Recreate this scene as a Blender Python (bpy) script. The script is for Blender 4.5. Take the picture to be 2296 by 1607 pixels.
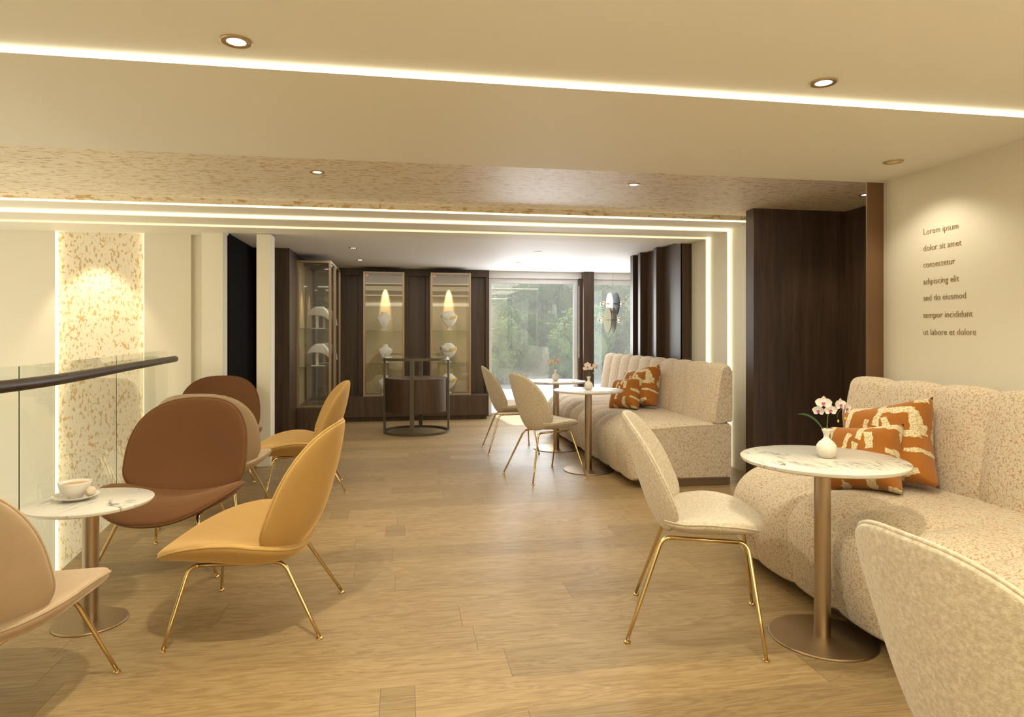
import bpy, bmesh, math, random
from mathutils import Vector, Matrix, noise
random.seed(7)
R = math.radians
for o in list(bpy.data.objects): bpy.data.objects.remove(o)
SC = bpy.context.scene
COL = SC.collection

# ------------------------------------------------------------------ camera, world, lights, exposure
cam = bpy.data.cameras.new('camera'); camo = bpy.data.objects.new('camera', cam); COL.objects.link(camo)
cam.sensor_width = 36.0; cam.lens = 36.0 * 1466.0 / 2296.0
cam.shift_y = -55.5 / 2296.0
cam.clip_start = 0.05; cam.clip_end = 300
camo.location = (0, 0, 1.22); camo.rotation_euler = (R(90), 0, R(-9.53))
SC.camera = camo

vs = SC.view_settings
SC.display_settings.display_device = 'sRGB'
vs.view_transform = 'Standard'; vs.look = 'None'; vs.gamma = 1.0; vs.use_curve_mapping = False
vs.exposure = 0.10
SC.cycles.use_denoising = True
SC.cycles.max_bounces = 10; SC.cycles.diffuse_bounces = 5; SC.cycles.glossy_bounces = 4
SC.cycles.transparent_max_bounces = 16; SC.cycles.transmission_bounces = 6; SC.cycles.volume_bounces = 1
SC.cycles.sample_clamp_indirect = 6.0; SC.cycles.caustics_reflective = False; SC.cycles.caustics_refractive = False

WARM = (1.0, 0.915, 0.64)
W = bpy.data.worlds.new('sky'); SC.world = W; W.use_nodes = True
bg = W.node_tree.nodes['Background']; bg.inputs[0].default_value = (0.93, 0.96, 1.0, 1); bg.inputs[1].default_value = 1.35

def light(name, kind, loc, energy, color=WARM, rot=(0, 0, 0), parent=None, **kw):
    l = bpy.data.lights.new(name, kind); l.energy = energy; l.color = color
    for k, v in kw.items(): setattr(l, k, v)
    o = bpy.data.objects.new(name, l); COL.objects.link(o); o.location = loc; o.rotation_euler = rot
    if parent: o.parent = parent
    return o

# daylight over the trees and through the window, high and steep
light('sun', 'SUN', (2, 20, 12), 15.0, (1.0, 0.97, 0.92), (R(-33), R(-4), 0), angle=R(3))
# broad fill lamps, added: behind the viewer, over aisle, stair void and back room
light('ceiling_lighting', 'AREA', (0.6, 0.2, 2.02), 30, WARM, shape='RECTANGLE', size=3.6, size_y=2.2)
light('ceiling_lighting', 'AREA', (0.9, 4.3, 2.19), 26, WARM, shape='RECTANGLE', size=3.4, size_y=1.4)
light('ceiling_lighting', 'AREA', (-3.4, 4.0, 2.0), 40, WARM, (R(32), 0, 0), shape='RECTANGLE', size=2.2, size_y=2.6)
light('ceiling_lighting', 'AREA', (0.6, 7.9, 2.12), 26, (1.0, 0.91, 0.76), shape='RECTANGLE', size=3.0, size_y=2.2)
light('cove_uplight', 'AREA', (0.6, -1.3, 1.35), 125, WARM, (R(180), 0, 0), shape='RECTANGLE', size=3.4, size_y=2.0)  # added fill lamp behind the viewer, brightens the ceiling
light('stairwell_light', 'AREA', (-3.5, 3.6, -1.2), 45, WARM, (R(180), 0, 0), shape='RECTANGLE', size=2.4, size_y=4.0)  # added fill lamp down in the void, aimed up at the ceiling
light('window_daylight', 'AREA', (2.4, 9.68, 1.40), 64, (0.92, 0.96, 1.0), (R(-90), 0, 0), shape='RECTANGLE', size=1.9, size_y=1.1)  # added lamp inside the panes, strengthens the daylight on the back ceiling

# ------------------------------------------------------------------ node helpers
class NB:
    def __init__(s, name):
        s.m = bpy.data.materials.new(name); s.m.use_nodes = True
        s.nt = s.m.node_tree; s.nt.nodes.clear()
        s.out = s.nt.nodes.new('ShaderNodeOutputMaterial')
    def n(s, t, ins=None, **kw):
        d = s.nt.nodes.new(t)
        for k, v in kw.items(): setattr(d, k, v)
        if ins:
            for k, v in ins.items(): s.set(d.inputs[k], v)
        return d
    def set(s, sock, v):
        if isinstance(v, bpy.types.NodeSocket): s.nt.links.new(v, sock)
        elif isinstance(v, bpy.types.Node): s.nt.links.new(v.outputs[0], sock)
        else:
            if sock.type == 'RGBA' and len(v) == 3: v = (*v, 1)
            sock.default_value = v
    def math(s, op, a, b=0.0, c=None, clamp=False):
        d = s.n('ShaderNodeMath', {0: a, 1: b}, operation=op, use_clamp=clamp)
        if c is not None: s.set(d.inputs[2], c)
        return d.outputs[0]
    def coord(s, kind='Object', scale=(1, 1, 1), rot=(0, 0, 0), loc=(0, 0, 0)):
        t = s.n('ShaderNodeTexCoord')
        return s.n('ShaderNodeMapping', {0: t.outputs[kind], 1: loc, 2: rot, 3: scale}).outputs[0]
    def noise(s, vec, scale, detail=3, rough=0.5, dist=0.0, out=0):
        return s.n('ShaderNodeTexNoise', {'Vector': vec, 'Scale': scale, 'Detail': detail, 'Roughness': rough, 'Distortion': dist}).outputs[out]
    def ramp(s, fac, stops, interp='LINEAR'):
        d = s.n('ShaderNodeValToRGB', {0: fac}); cr = d.color_ramp; cr.interpolation = interp
        while len(cr.elements) < len(stops): cr.elements.new(0.5)
        for e, (p, c) in zip(cr.elements, stops):
            e.position = p; e.color = (c, c, c, 1) if isinstance(c, (int, float)) else (*c, 1)
        return d.outputs[0]
    def mix(s, fac, a, b, blend='MIX'):
        d = s.n('ShaderNodeMix', data_type='RGBA', blend_type=blend)
        s.set(d.inputs[0], fac); s.set(d.inputs[6], a); s.set(d.inputs[7], b)
        return d.outputs[2]
    def bump(s, h, strength=0.3, dist=0.01):
        return s.n('ShaderNodeBump', {'Height': h, 'Strength': strength, 'Distance': dist}).outputs[0]
    def pbr(s, color, rough=0.5, metal=0.0, normal=None, **kw):
        d = s.n('ShaderNodeBsdfPrincipled', {'Base Color': color, 'Roughness': rough, 'Metallic': metal})
        if normal is not None: s.set(d.inputs['Normal'], normal)
        for k, v in kw.items(): s.set(d.inputs[k.replace('_', ' ')], v)
        s.nt.links.new(d.outputs[0], s.out.inputs[0]); return s.m

def srgb(r, g, b):
    f = lambda c: (c / 255 / 12.92) if c / 255 <= 0.04045 else ((c / 255 + 0.055) / 1.055) ** 2.4
    return (f(r), f(g), f(b))

def plain(name, col, rough=0.5, metal=0.0, var=0.04, **kw):
    b = NB(name); v = b.coord()
    f = b.noise(v, 6.0, 3)
    c = b.mix(f, tuple(x * (1 - var) for x in col), tuple(min(1, x * (1 + var)) for x in col))
    return b.pbr(c, rough, metal, **kw)

def emit(name, col, strength):
    b = NB(name); e = b.n('ShaderNodeEmission', {0: col, 1: strength}); b.nt.links.new(e.outputs[0], b.out.inputs[0]); return b.m

def glass(name, tint=(1, 1, 1), ior=1.5, rough=0.0, boost=1.0):
    b = NB(name)
    t = b.n('ShaderNodeBsdfTransparent', {0: tint}); g = b.n('ShaderNodeBsdfGlossy', {0: (1, 1, 1), 1: rough})
    f0 = ((ior - 1) / (ior + 1)) ** 2
    fc = b.math('POWER', b.n('ShaderNodeLayerWeight', {0: 0.5}).outputs[1], 5.0)
    f = b.math('MULTIPLY', b.math('ADD', f0, b.math('MULTIPLY', fc, 1 - f0)), boost, clamp=True)
    x = b.n('ShaderNodeMixShader', {0: f, 1: t, 2: g}); b.nt.links.new(x.outputs[0], b.out.inputs[0]); return b.m

def m_plaster(name, col):
    b = NB(name); v = b.coord()
    n1 = b.noise(v, 2.0, 4); c = b.mix(n1, tuple(x * .985 for x in col), col)
    return b.pbr(c, 0.65, normal=b.bump(b.noise(v, 180, 2), 0.04, 0.002))

def m_floor():
    b = NB('oak_floor')
    t = b.n('ShaderNodeTexCoord'); sp = b.n('ShaderNodeSeparateXYZ', {0: t.outputs['Object']})
    PW, PL = 0.2135, 1.55
    yy = b.math('DIVIDE', b.math('ADD', sp.outputs[1], 0.055), PW)
    row = b.math('FLOOR', yy); fy = b.math('FRACT', yy)
    rr = b.n('ShaderNodeTexWhiteNoise', {'W': row}, noise_dimensions='1D').outputs[0]
    xx = b.math('ADD', b.math('DIVIDE', sp.outputs[0], PL), b.math('MULTIPLY', rr, 7.31))
    colm = b.math('FLOOR', xx); fx = b.math('FRACT', xx)
    pid = b.n('ShaderNodeCombineXYZ', {0: row, 1: colm, 2: 0.0})
    wn = b.n('ShaderNodeTexWhiteNoise', {'Vector': pid.outputs[0]}, noise_dimensions='3D')
    off = b.n('ShaderNodeVectorMath', {0: wn.outputs['Color'], 1: (30, 30, 30)}, operation='MULTIPLY').outputs[0]
    p = b.n('ShaderNodeVectorMath', {0: t.outputs['Object'], 1: off}, operation='ADD').outputs[0]
    st = b.n('ShaderNodeMapping', {0: p, 3: (1.1, 9.0, 1.0)}).outputs[0]
    big = b.noise(st, 1.6, 4, 0.55, 0.6)
    rings = b.math('FRACT', b.math('MULTIPLY', big, 9.0))
    rings = b.math('ABSOLUTE', b.math('SUBTRACT', b.math('MULTIPLY', rings, 2.0), 1.0))
    st2 = b.n('ShaderNodeMapping', {0: p, 3: (4.0, 95.0, 1.0)}).outputs[0]
    fine = b.noise(st2, 1.5, 4, 0.65)
    g = b.math('ADD', b.math('MULTIPLY', rings, 0.34), b.math('MULTIPLY', fine, 0.66))
    base = b.ramp(g, [(0.20, (0.215, 0.135, 0.058)), (0.5, (0.330, 0.226, 0.110)), (0.80, (0.410, 0.296, 0.158))])
    tone = b.math('ADD', 0.82, b.math('MULTIPLY', wn.outputs['Value'], 0.30))
    short = b.math('MULTIPLY', b.math('LESS_THAN', b.math('MULTIPLY', fx, PL), 0.115), b.math('GREATER_THAN', wn.outputs['Value'], 0.82))
    tone = b.math('MULTIPLY', tone, b.math('SUBTRACT', 1.0, b.math('MULTIPLY', short, 0.22)))
    c = b.mix(1.0, base, b.n('ShaderNodeCombineColor', {0: tone, 1: tone, 2: tone}).outputs[0], 'MULTIPLY')
    ey = b.math('MULTIPLY', b.math('MINIMUM', fy, b.math('SUBTRACT', 1.0, fy)), PW)
    ex = b.math('MULTIPLY', b.math('MINIMUM', fx, b.math('SUBTRACT', 1.0, fx)), PL)
    gy = b.math('LESS_THAN', ey, 0.0007); gx = b.math('LESS_THAN', ex, 0.0016)
    gs = b.math('MULTIPLY', b.math('LESS_THAN', b.math('ABSOLUTE', b.math('SUBTRACT', b.math('MULTIPLY', fx, PL), 0.115)), 0.0014), b.math('GREATER_THAN', wn.outputs['Value'], 0.82))
    gx = b.math('MAXIMUM', gx, gs)
    gap = b.math('ADD', b.math('MULTIPLY', gy, 0.45), b.math('MULTIPLY', gx, 0.85), clamp=True)
    c = b.mix(gap, c, (0.16, 0.10, 0.05))
    rough = b.math('ADD', 0.36, b.math('MULTIPLY', fine, 0.16))
    return b.pbr(c, rough, normal=b.bump(g, 0.10, 0.002))

def m_darkwood(name='dark_oak', tint=1.0):
    b = NB(name); t = b.n('ShaderNodeTexCoord')
    st = b.n('ShaderNodeMapping', {0: t.outputs['Object'], 3: (9.0, 9.0, 0.55)}).outputs[0]
    n1 = b.noise(st, 1.7, 4, 0.6, 0.5); st2 = b.n('ShaderNodeMapping', {0: t.outputs['Object'], 3: (120, 120, 3.0)}).outputs[0]
    n2 = b.noise(st2, 1.0, 3, 0.6)
    g = b.math('ADD', b.math('MULTIPLY', n1, 0.6), b.math('MULTIPLY', n2, 0.4))
    k = tint
    c = b.ramp(g, [(0.3, (0.031 * k, 0.0180 * k, 0.0105 * k)), (0.52, (0.071 * k, 0.0415 * k, 0.0245 * k)), (0.72, (0.115 * k, 0.068 * k, 0.040 * k))])
    return b.pbr(c, 0.42, normal=b.bump(n2, 0.08, 0.002))

def m_pattern(name, scale):
    b = NB(name); v = b.coord(scale=scale)
    n1 = b.noise(v, 1.0, 6, 0.62, 0.25); n2 = b.noise(v, 0.31, 2, 0.5)
    f = b.math('ADD', n1, b.math('MULTIPLY', b.math('SUBTRACT', n2, 0.5), 0.22))
    m = b.ramp(f, [(0.548, 0.0), (0.572, 1.0)])
    c = b.mix(m, (0.80, 0.72, 0.585), (0.57, 0.405, 0.195))
    return b.pbr(c, 0.5)

def m_velvet(name, col, dark):
    b = NB(name); v = b.coord()
    n1 = b.noise(v, 14, 5, 0.7); n2 = b.noise(v, 900, 2)
    f = b.ramp(n1, [(0.35, 0.0), (0.75, 1.0)])
    lw = b.n('ShaderNodeLayerWeight', {0: 0.35}).outputs[1]
    c = b.mix(b.math('MULTIPLY', f, 0.14), col, tuple(min(1, x * 1.35) for x in col))
    return b.pbr(c, 0.75, normal=b.bump(n2, 0.15, 0.001), Sheen_Weight=1.0, Sheen_Roughness=0.32, Sheen_Tint=tuple(min(1, x * 1.5 + .1) for x in col), Specular_IOR_Level=0.2)

def m_boucle(name, a, bcol, scale=110):
    b = NB(name); v = b.coord()
    n1 = b.noise(v, scale, 3, 0.6); n2 = b.noise(v, 70, 3, 0.6); n3 = b.noise(v, 420, 2)
    f = b.ramp(b.math('ADD', b.math('MULTIPLY', n1, 0.7), b.math('MULTIPLY', n2, 0.3)), [(0.38, 0.0), (0.64, 1.0)])
    c = b.mix(f, a, bcol)
    h = b.math('ADD', n1, b.math('MULTIPLY', n3, 0.5))
    return b.pbr(c, 0.9, normal=b.bump(h, 0.35, 0.004), Sheen_Weight=0.3, Specular_IOR_Level=0.15)

def m_speckle():
    b = NB('speckled_weave'); v = b.coord()
    big = b.noise(v, 98, 3, 0.65); fine = b.noise(v, 460, 2, 0.6); mid = b.noise(v, 310, 2, 0.6)
    m1 = b.math('MULTIPLY', b.ramp(big, [(0.52, 0.0), (0.56, 1.0)]), b.ramp(mid, [(0.45, 0.0), (0.51, 1.0)]))
    m2 = b.ramp(fine, [(0.57, 0.0), (0.62, 1.0)])
    base = b.mix(b.noise(v, 120, 2), (0.59, 0.51, 0.41), (0.75, 0.67, 0.56))
    c = b.mix(b.math('MULTIPLY', m2, 0.6), base, (0.35, 0.25, 0.145))
    c = b.mix(b.math('MULTIPLY', m1, 0.95), c, (0.42, 0.215, 0.062))
    return b.pbr(c, 0.9, normal=b.bump(fine, 0.3, 0.003), Specular_IOR_Level=0.15, Sheen_Weight=0.15)

def m_marble(seed):
    b = NB('white_marble'); v = b.coord(scale=(1, 1, 1), loc=(seed * 3.1, seed * 1.7, seed), rot=(0, 0, 0.6 + seed))
    st = b.n('ShaderNodeMapping', {0: v, 3: (1.6, 3.6, 1.0)}).outputs[0]
    n1 = b.noise(st, 1.5, 6, 0.6, 0.7)
    vein = b.ramp(b.math('ABSOLUTE', b.math('SUBTRACT', n1, 0.5)), [(0.0, 1.0), (0.012, 0.5), (0.035, 0.0)])
    msk = b.ramp(b.noise(v, 5.5, 3), [(0.46, 0.0), (0.66, 1.0)])
    n2 = b.noise(st, 4.2, 4, 0.6, 0.5)
    vein2 = b.ramp(b.math('ABSOLUTE', b.math('SUBTRACT', n2, 0.5)), [(0.0, 0.35), (0.02, 0.0)])
    f = b.math('ADD', b.math('MULTIPLY', vein, msk), b.math('MULTIPLY', vein2, b.ramp(b.noise(v, 3.3, 2), [(0.45, 0), (0.6, 1.0)])), clamp=True)
    cloud = b.mix(b.noise(v, 4, 4), (0.70, 0.675, 0.635), (0.79, 0.77, 0.735))
    return b.pbr(b.mix(f, cloud, (0.10, 0.095, 0.08)), 0.22)

def m_brushed(name, col, rough=0.3, scale=(2, 2, 2)):
    b = NB(name); v = b.coord(scale=scale)
    n = b.noise(v, 60, 3)
    return b.pbr(col, b.math('ADD', rough - 0.05, b.math('MULTIPLY', n, 0.1)), 1.0)

def m_cushion():
    b = NB('orange_print'); t = b.n('ShaderNodeTexCoord'); sp = b.n('ShaderNodeSeparateXYZ', {0: t.outputs['Object']})
    nx = b.noise(t.outputs['Object'], 22, 2); ny = b.noise(b.coord(loc=(5, 3, 1)), 22, 2)
    X = b.math('ADD', sp.outputs[0], b.math('MULTIPLY', b.math('SUBTRACT', nx, 0.5), 0.03))
    Y = b.math('ADD', sp.outputs[1], b.math('MULTIPLY', b.math('SUBTRACT', ny, 0.5), 0.03))
    tot = None
    for cx, cy, hw, hh, a in [(-.13, .11, .075, .017, 1.25), (.02, .13, .08, .018, 1.35), (-.06, .17, .07, .015, .1), (.10, .135, .075, .017, -.05), (.165, .075, .018, .075, 0),
                              (.145, .015, .035, .017, 0), (.18, .20, .02, .035, .1), (-.17, -.06, .07, .016, 1.2), (-.02, -.02, .07, .016, 1.3), (-.09, -.17, .06, .017, .9),
                              (.06, -.11, .02, .06, -.3), (.12, -.16, .05, .016, .2), (-.05, .05, .05, .014, 1.2), (-.17, .05, .045, .015, .0), (.05, .06, .016, .05, .15), (.16, -.06, .045, .014, 0), (-.19, .19, .04, .018, .1), (.0, -.205, .05, .012, 0)]:
        ca, sa = math.cos(a), math.sin(a)
        dx = b.math('SUBTRACT', X, cx); dy = b.math('SUBTRACT', Y, cy)
        u = b.math('ABSOLUTE', b.math('ADD', b.math('MULTIPLY', dx, ca), b.math('MULTIPLY', dy, sa)))
        w = b.math('ABSOLUTE', b.math('SUBTRACT', b.math('MULTIPLY', dy, ca), b.math('MULTIPLY', dx, sa)))
        m = b.math('MULTIPLY', b.math('LESS_THAN', u, hw * .92), b.math('LESS_THAN', w, hh * .78))
        tot = m if tot is None else b.math('MAXIMUM', tot, m)
    v = b.coord()
    org = b.mix(b.noise(v, 9, 4, 0.6), (0.30, 0.100, 0.014), (0.43, 0.165, 0.024))
    crm = b.mix(b.ramp(b.noise(v, 150, 2), [(0.45, 0.0), (0.6, 1.0)]), (0.80, 0.71, 0.50), (0.52, 0.42, 0.25))
    return b.pbr(b.mix(tot, org, crm), 0.8, normal=b.bump(b.noise(v, 300, 2), 0.15, 0.002), Sheen_Weight=0.2, Specular_IOR_Level=0.2)

def m_foliage(name, a, c):
    b = NB(name); v = b.coord(); n = b.noise(v, 2.5, 4, 0.7)
    return b.pbr(b.mix(b.ramp(n, [(0.3, 0.0), (0.7, 1.0)]), a, c), 0.85, Specular_IOR_Level=0.1)

M = dict(
    wall=m_plaster('warm_white_plaster', (0.745, 0.70, 0.60)),
    ceil=m_plaster('ceiling_paint', (0.86, 0.845, 0.775)),
    ceilback=m_plaster('white_ceiling_paint', (0.87, 0.865, 0.86)),
    trim=m_plaster('trim_paint', (0.86, 0.83, 0.74)),
    floor=m_floor(), wood=m_darkwood(), black=plain('near_black_paint', (0.005, 0.004, 0.0035), 0.9, Specular_IOR_Level=0.1),  # black: shade of the unlit corridor put into the colour
    pat_wall=m_pattern('flecked_wallpaper', (42, 42, 21)), pat_ceil=m_pattern('flecked_ceiling_paper', (15, 46, 46)),
    led=emit('led_white', (1.0, 0.88, 0.62), 3.4), led_soft=emit('led_soft', (1.0, 0.78, 0.47), 1.25), led_wall=emit('led_wall', (1.0, 0.85, 0.50), 3.0),
    lens=emit('lamp_lens', (1.0, 0.93, 0.82), 9.0), lens_off=plain('lamp_lens_dim', (0.75, 0.68, 0.55), 0.15),
    ring=m_brushed('brass_ring', (0.60, 0.45, 0.25), 0.38), gold=m_brushed('polished_gold', (0.74, 0.56, 0.28), 0.17),
    bronze=m_brushed('rose_bronze', (0.48, 0.385, 0.285), 0.30, (2, 2, 2)), basem=m_brushed('bronze_plate', (0.36, 0.265, 0.165), 0.42),
    frame=m_brushed('rose_gold_frame', (0.37, 0.285, 0.20), 0.42), olive=plain('olive_metal', (0.115, 0.100, 0.066), 0.42, 0.25),
    brown=m_velvet('brown_velvet', (0.165, 0.074, 0.031), 0), mustard=m_velvet('mustard_velvet', (0.50, 0.315, 0.115), 0), blush=m_velvet('blush_velvet', (0.45, 0.34, 0.24), 0),
    boucle=m_boucle('oat_boucle', (0.53, 0.455, 0.365), (0.73, 0.655, 0.55)),
    weave=m_speckle(), plinth=plain('brown_plinth', (0.17, 0.105, 0.055), 0.5), cushion=m_cushion(),
    porcelain=plain('white_porcelain', (0.82, 0.79, 0.76), 0.12), vase=plain('pearl_ceramic', (0.84, 0.79, 0.74), 0.25),
    coffee=plain('latte', (0.62, 0.40, 0.20), 0.4, var=0.35), macaron=plain('macaron_shell', (0.66, 0.56, 0.46), 0.8), cream=plain('macaron_cream', (0.75, 0.64, 0.5), 0.7),
    leaf=plain('leaf_green', (0.035, 0.12, 0.02), 0.4), stem=plain('stem_green', (0.13, 0.20, 0.05), 0.5), petal=plain('petal_white', (0.86, 0.80, 0.80), 0.5, Subsurface_Weight=0.0),
    petalpink=plain('petal_blush', (0.84, 0.71, 0.65), 0.5), lip=plain('petal_magenta', (0.50, 0.10, 0.25), 0.5), bud=plain('yellow_bud', (0.82, 0.60, 0.06), 0.5),
    handrail=m_darkwood('handrail_oak', 0.6), glass=glass('clear_glass', (0.97, 0.985, 0.965), 1.5), wglass=glass('window_glass', (0.97, 0.985, 0.98), 1.6, boost=1.6),
    cglass=glass('cabinet_glass', (0.93, 0.93, 0.92), 1.7, boost=0.75), shelfglass=glass('shelf_glass', (0.80, 0.88, 0.82), 1.5),
    seam=plain('dark_joint', (0.05, 0.035, 0.02), 0.5), goldback=plain('gold_back_panel', (0.50, 0.395, 0.235), 0.6), bust=plain('bust_white', (0.84, 0.82, 0.78), 0.45),
    silver=m_brushed('silver', (0.75, 0.74, 0.72), 0.25), goldbead=plain('gold_bead', (0.80, 0.60, 0.08), 0.3, 0.6), white=plain('white_lacquer', (0.84, 0.85, 0.87), 0.35),
    letters=plain('bronze_lettering', (0.30, 0.21, 0.105), 0.45, 0.2), darkdisc=plain('charcoal_disc', (0.035, 0.028, 0.035), 0.55, Specular_IOR_Level=0.1), olivedisc=plain('olive_disc', (0.205, 0.175, 0.030), 0.5, 0.0, Specular_IOR_Level=0.06),
    whitedisc=plain('white_disc', (0.82, 0.78, 0.80), 0.4), bulb=glass('bulb_glass', (1, 0.97, 0.92), 1.45, boost=1.3), bulbgold=m_brushed('gold_bulb_cap', (0.85, 0.62, 0.35), 0.12), filament=emit('filament', (1.0, 0.86, 0.6), 3.0),
    bronzepost=plain('bronze_lacquer', (0.19, 0.105, 0.055), 0.4, 0.35),
    fol_a=m_foliage('dark_leaves', (0.06, 0.105, 0.030), (0.13, 0.19, 0.06)), fol_b=m_foliage('mid_leaves', (0.10, 0.155, 0.05), (0.20, 0.26, 0.10)), fol_c=m_foliage('light_leaves', (0.13, 0.20, 0.07), (0.24, 0.33, 0.13)),
    bark=plain('bark', (0.08, 0.06, 0.045), 0.9), hill=m_foliage('hill_grass', (0.09, 0.13, 0.06), (0.15, 0.20, 0.09)), road=plain('grey_paving', (0.30, 0.31, 0.32), 0.8),
)

# ------------------------------------------------------------------ mesh helpers
def link(name, me, mat, parent=None, smooth=False, label=None):
    o = bpy.data.objects.new(name, me); COL.objects.link(o)
    if mat: me.materials.append(mat)
    if smooth: me.polygons.foreach_set('use_smooth', [True] * len(me.polygons))
    if parent: o.parent = parent
    if label: o['label'] = label
    return o

class MB:
    def __init__(s): s.v = []; s.f = []
    def add(s, v, f):
        k = len(s.v); s.v += [tuple(p) for p in v]; s.f += [tuple(i + k for i in q) for q in f]; return s
    def box(s, x0, x1, y0, y1, z0, z1):
        return s.add([(x, y, z) for x in (x0, x1) for y in (y0, y1) for z in (z0, z1)],
                     [(0, 1, 3, 2), (4, 6, 7, 5), (0, 4, 5, 1), (2, 3, 7, 6), (0, 2, 6, 4), (1, 5, 7, 3)])
    def bbox(s, x0, x1, y0, y1, z0, z1, r=0.004, seg=2):
        bm = bmesh.new(); bmesh.ops.create_cube(bm, size=1)
        for v in bm.verts: v.co = ((x0 + x1) / 2 + v.co.x * (x1 - x0), (y0 + y1) / 2 + v.co.y * (y1 - y0), (z0 + z1) / 2 + v.co.z * (z1 - z0))
        bmesh.ops.bevel(bm, geom=bm.edges[:], offset=r, segments=seg, affect='EDGES', profile=0.5)
        bm.verts.index_update()
        s.add([v.co[:] for v in bm.verts], [[v.index for v in f.verts] for f in bm.faces]); bm.free(); return s
    def tube(s, pts, r, seg=10, cap=True):
        pts = [Vector(p) for p in pts]; n = len(pts); rs = r if isinstance(r, (list, tuple)) else [r] * n
        tang = [(pts[min(i + 1, n - 1)] - pts[max(i - 1, 0)]).normalized() for i in range(n)]
        up = Vector((0, 0, 1)) if abs(tang[0].z) < 0.9 else Vector((1, 0, 0))
        u = tang[0].cross(up).normalized(); V = []; F = []
        for i in range(n):
            u = (u - tang[i] * u.dot(tang[i])).normalized(); w = tang[i].cross(u)
            V += [pts[i] + (u * math.cos(2 * math.pi * k / seg) + w * math.sin(2 * math.pi * k / seg)) * rs[i] for k in range(seg)]
        for i in range(n - 1):
            for k in range(seg):
                a = i * seg + k; c = i * seg + (k + 1) % seg; F.append((a, c, c + seg, a + seg))
        if cap: F += [tuple(range(seg))[::-1], tuple(range((n - 1) * seg, n * seg))]
        return s.add(V, F)
    def lathe(s, prof, seg=48, c=(0, 0, 0), M_=None):
        V = []; F = []; n = len(prof)
        for (r, z) in prof:
            for k in range(seg):
                a = 2 * math.pi * k / seg; p = Vector((r * math.cos(a), r * math.sin(a), z))
                if M_: p = M_ @ p
                V.append(p + Vector(c))
        for i in range(n - 1):
            for k in range(seg):
                a = i * seg + k; d = i * seg + (k + 1) % seg; F.append((a, d, d + seg, a + seg))
        F += [tuple(range(seg))[::-1], tuple(range((n - 1) * seg, n * seg))]
        return s.add(V, F)
    def prism(s, poly, z0, z1):
        n = len(poly)
        return s.add([(x, y, z0) for x, y in poly] + [(x, y, z1) for x, y in poly],
                     [tuple(range(n))[::-1], tuple(range(n, 2 * n))] + [(i, (i + 1) % n, n + (i + 1) % n, n + i) for i in range(n)])
    def build(s, name, mat, parent=None, smooth=False, label=None, sub=0):
        me = bpy.data.meshes.new(name); me.from_pydata(s.v, [], s.f); me.validate()
        bm = bmesh.new(); bm.from_mesh(me); bmesh.ops.recalc_face_normals(bm, faces=bm.faces[:])
        if smooth == 'auto':
            for e in bm.edges:
                if len(e.link_faces) == 2 and e.calc_face_angle(0) > R(35): e.smooth = False
        bm.to_mesh(me); bm.free()
        o = link(name, me, mat, parent, bool(smooth), label)
        if sub:
            md = o.modifiers.new('sub', 'SUBSURF'); md.levels = md.render_levels = sub
        return o

def thing(name, label, cat, loc=(0, 0, 0), rz=0.0, group=None):
    o = bpy.data.objects.new(name, None); COL.objects.link(o); o.location = loc; o.rotation_euler = (0, 0, rz)
    o['label'] = label; o['category'] = cat
    if group: o['group'] = group
    return o
def tag(o, label, cat, group=None, kind=None):
    o['label'] = label; o['category'] = cat
    if group: o['group'] = group
    if kind: o['kind'] = kind
    return o
def struct(name, mb, mat, smooth=False, parent=None, label=None):
    o = mb.build(name, mat, parent, smooth)
    if not parent: o['kind'] = 'structure'
    if label: o['label'] = label
    return o
def copy_tree(o, parent=None):
    c = o.copy(); COL.objects.link(c)
    if parent: c.parent = parent
    for ch in list(o.children): copy_tree(ch, c)
    return c
def spline(pts, x):
    if x <= pts[0][0]: return pts[0][1]
    for i in range(len(pts) - 1):
        (x0, y0), (x1, y1) = pts[i], pts[i + 1]
        if x <= x1:
            m0 = (y1 - (pts[i - 1][1] if i else y0)) / (x1 - (pts[i - 1][0] if i else x0 - 1e-9) or 1) if i else (y1 - y0) / (x1 - x0)
            m1 = (pts[i + 2][1] - y0) / (pts[i + 2][0] - x0) if i + 2 < len(pts) else (y1 - y0) / (x1 - x0)
            h = x1 - x0; t = (x - x0) / h
            return (2*t**3 - 3*t**2 + 1) * y0 + (t**3 - 2*t**2 + t) * h * m0 + (-2*t**3 + 3*t**2) * y1 + (t**3 - t**2) * h * m1
    return pts[-1][1]

# ------------------------------------------------------------------ room shell
XL, XW, YB = -5.0, 2.71, -3.0
Z1, Z2, ZP, ZA, ZB, ZC, ZK = 2.10, 2.08, 2.24, 2.185, 2.155, 2.135, 2.158
YS, YE, YA, YBB, YC, YCE, YWIN, YLW = 2.23, 3.33, 5.26, 5.60, 5.95, 6.27, 9.78, 6.43
edge = [(-3.4, YB), (-3.2, .3), (-2.55, 1.35), (-2.12, 1.85), (-1.86, 2.3), (-1.74, 2.75), (-1.70, 3.28), (-1.74, 3.73), (-1.80, 4.2), (-1.87, 4.7), (-1.93, 5.2), (-1.99, 5.7), (-2.04, 6.2), (-2.05, YLW)]
struct('floor', MB().prism(edge + [(-2.05, 7.6), (4.6, 7.6), (4.6, 9.95), (4.6, YB)][:1] + [(-2.05, 9.95), (4.6, 9.95), (4.6, YB)], -0.25, 0.0), M['floor'])
struct('ceiling', MB().box(XL, 4.6, YB, YS, Z1, 2.5), M['ceil'])
struct('ceiling', MB().box(XL, 4.6, YS, YE, Z2, 2.5), M['ceil'])
struct('ceiling', MB().box(XL, 4.6, YE, YA, ZP, 2.5), M['pat_ceil'])
struct('ceiling', MB().box(XL, 4.6, YCE, 9.95, ZK, 2.5), M['ceilback'])
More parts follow.
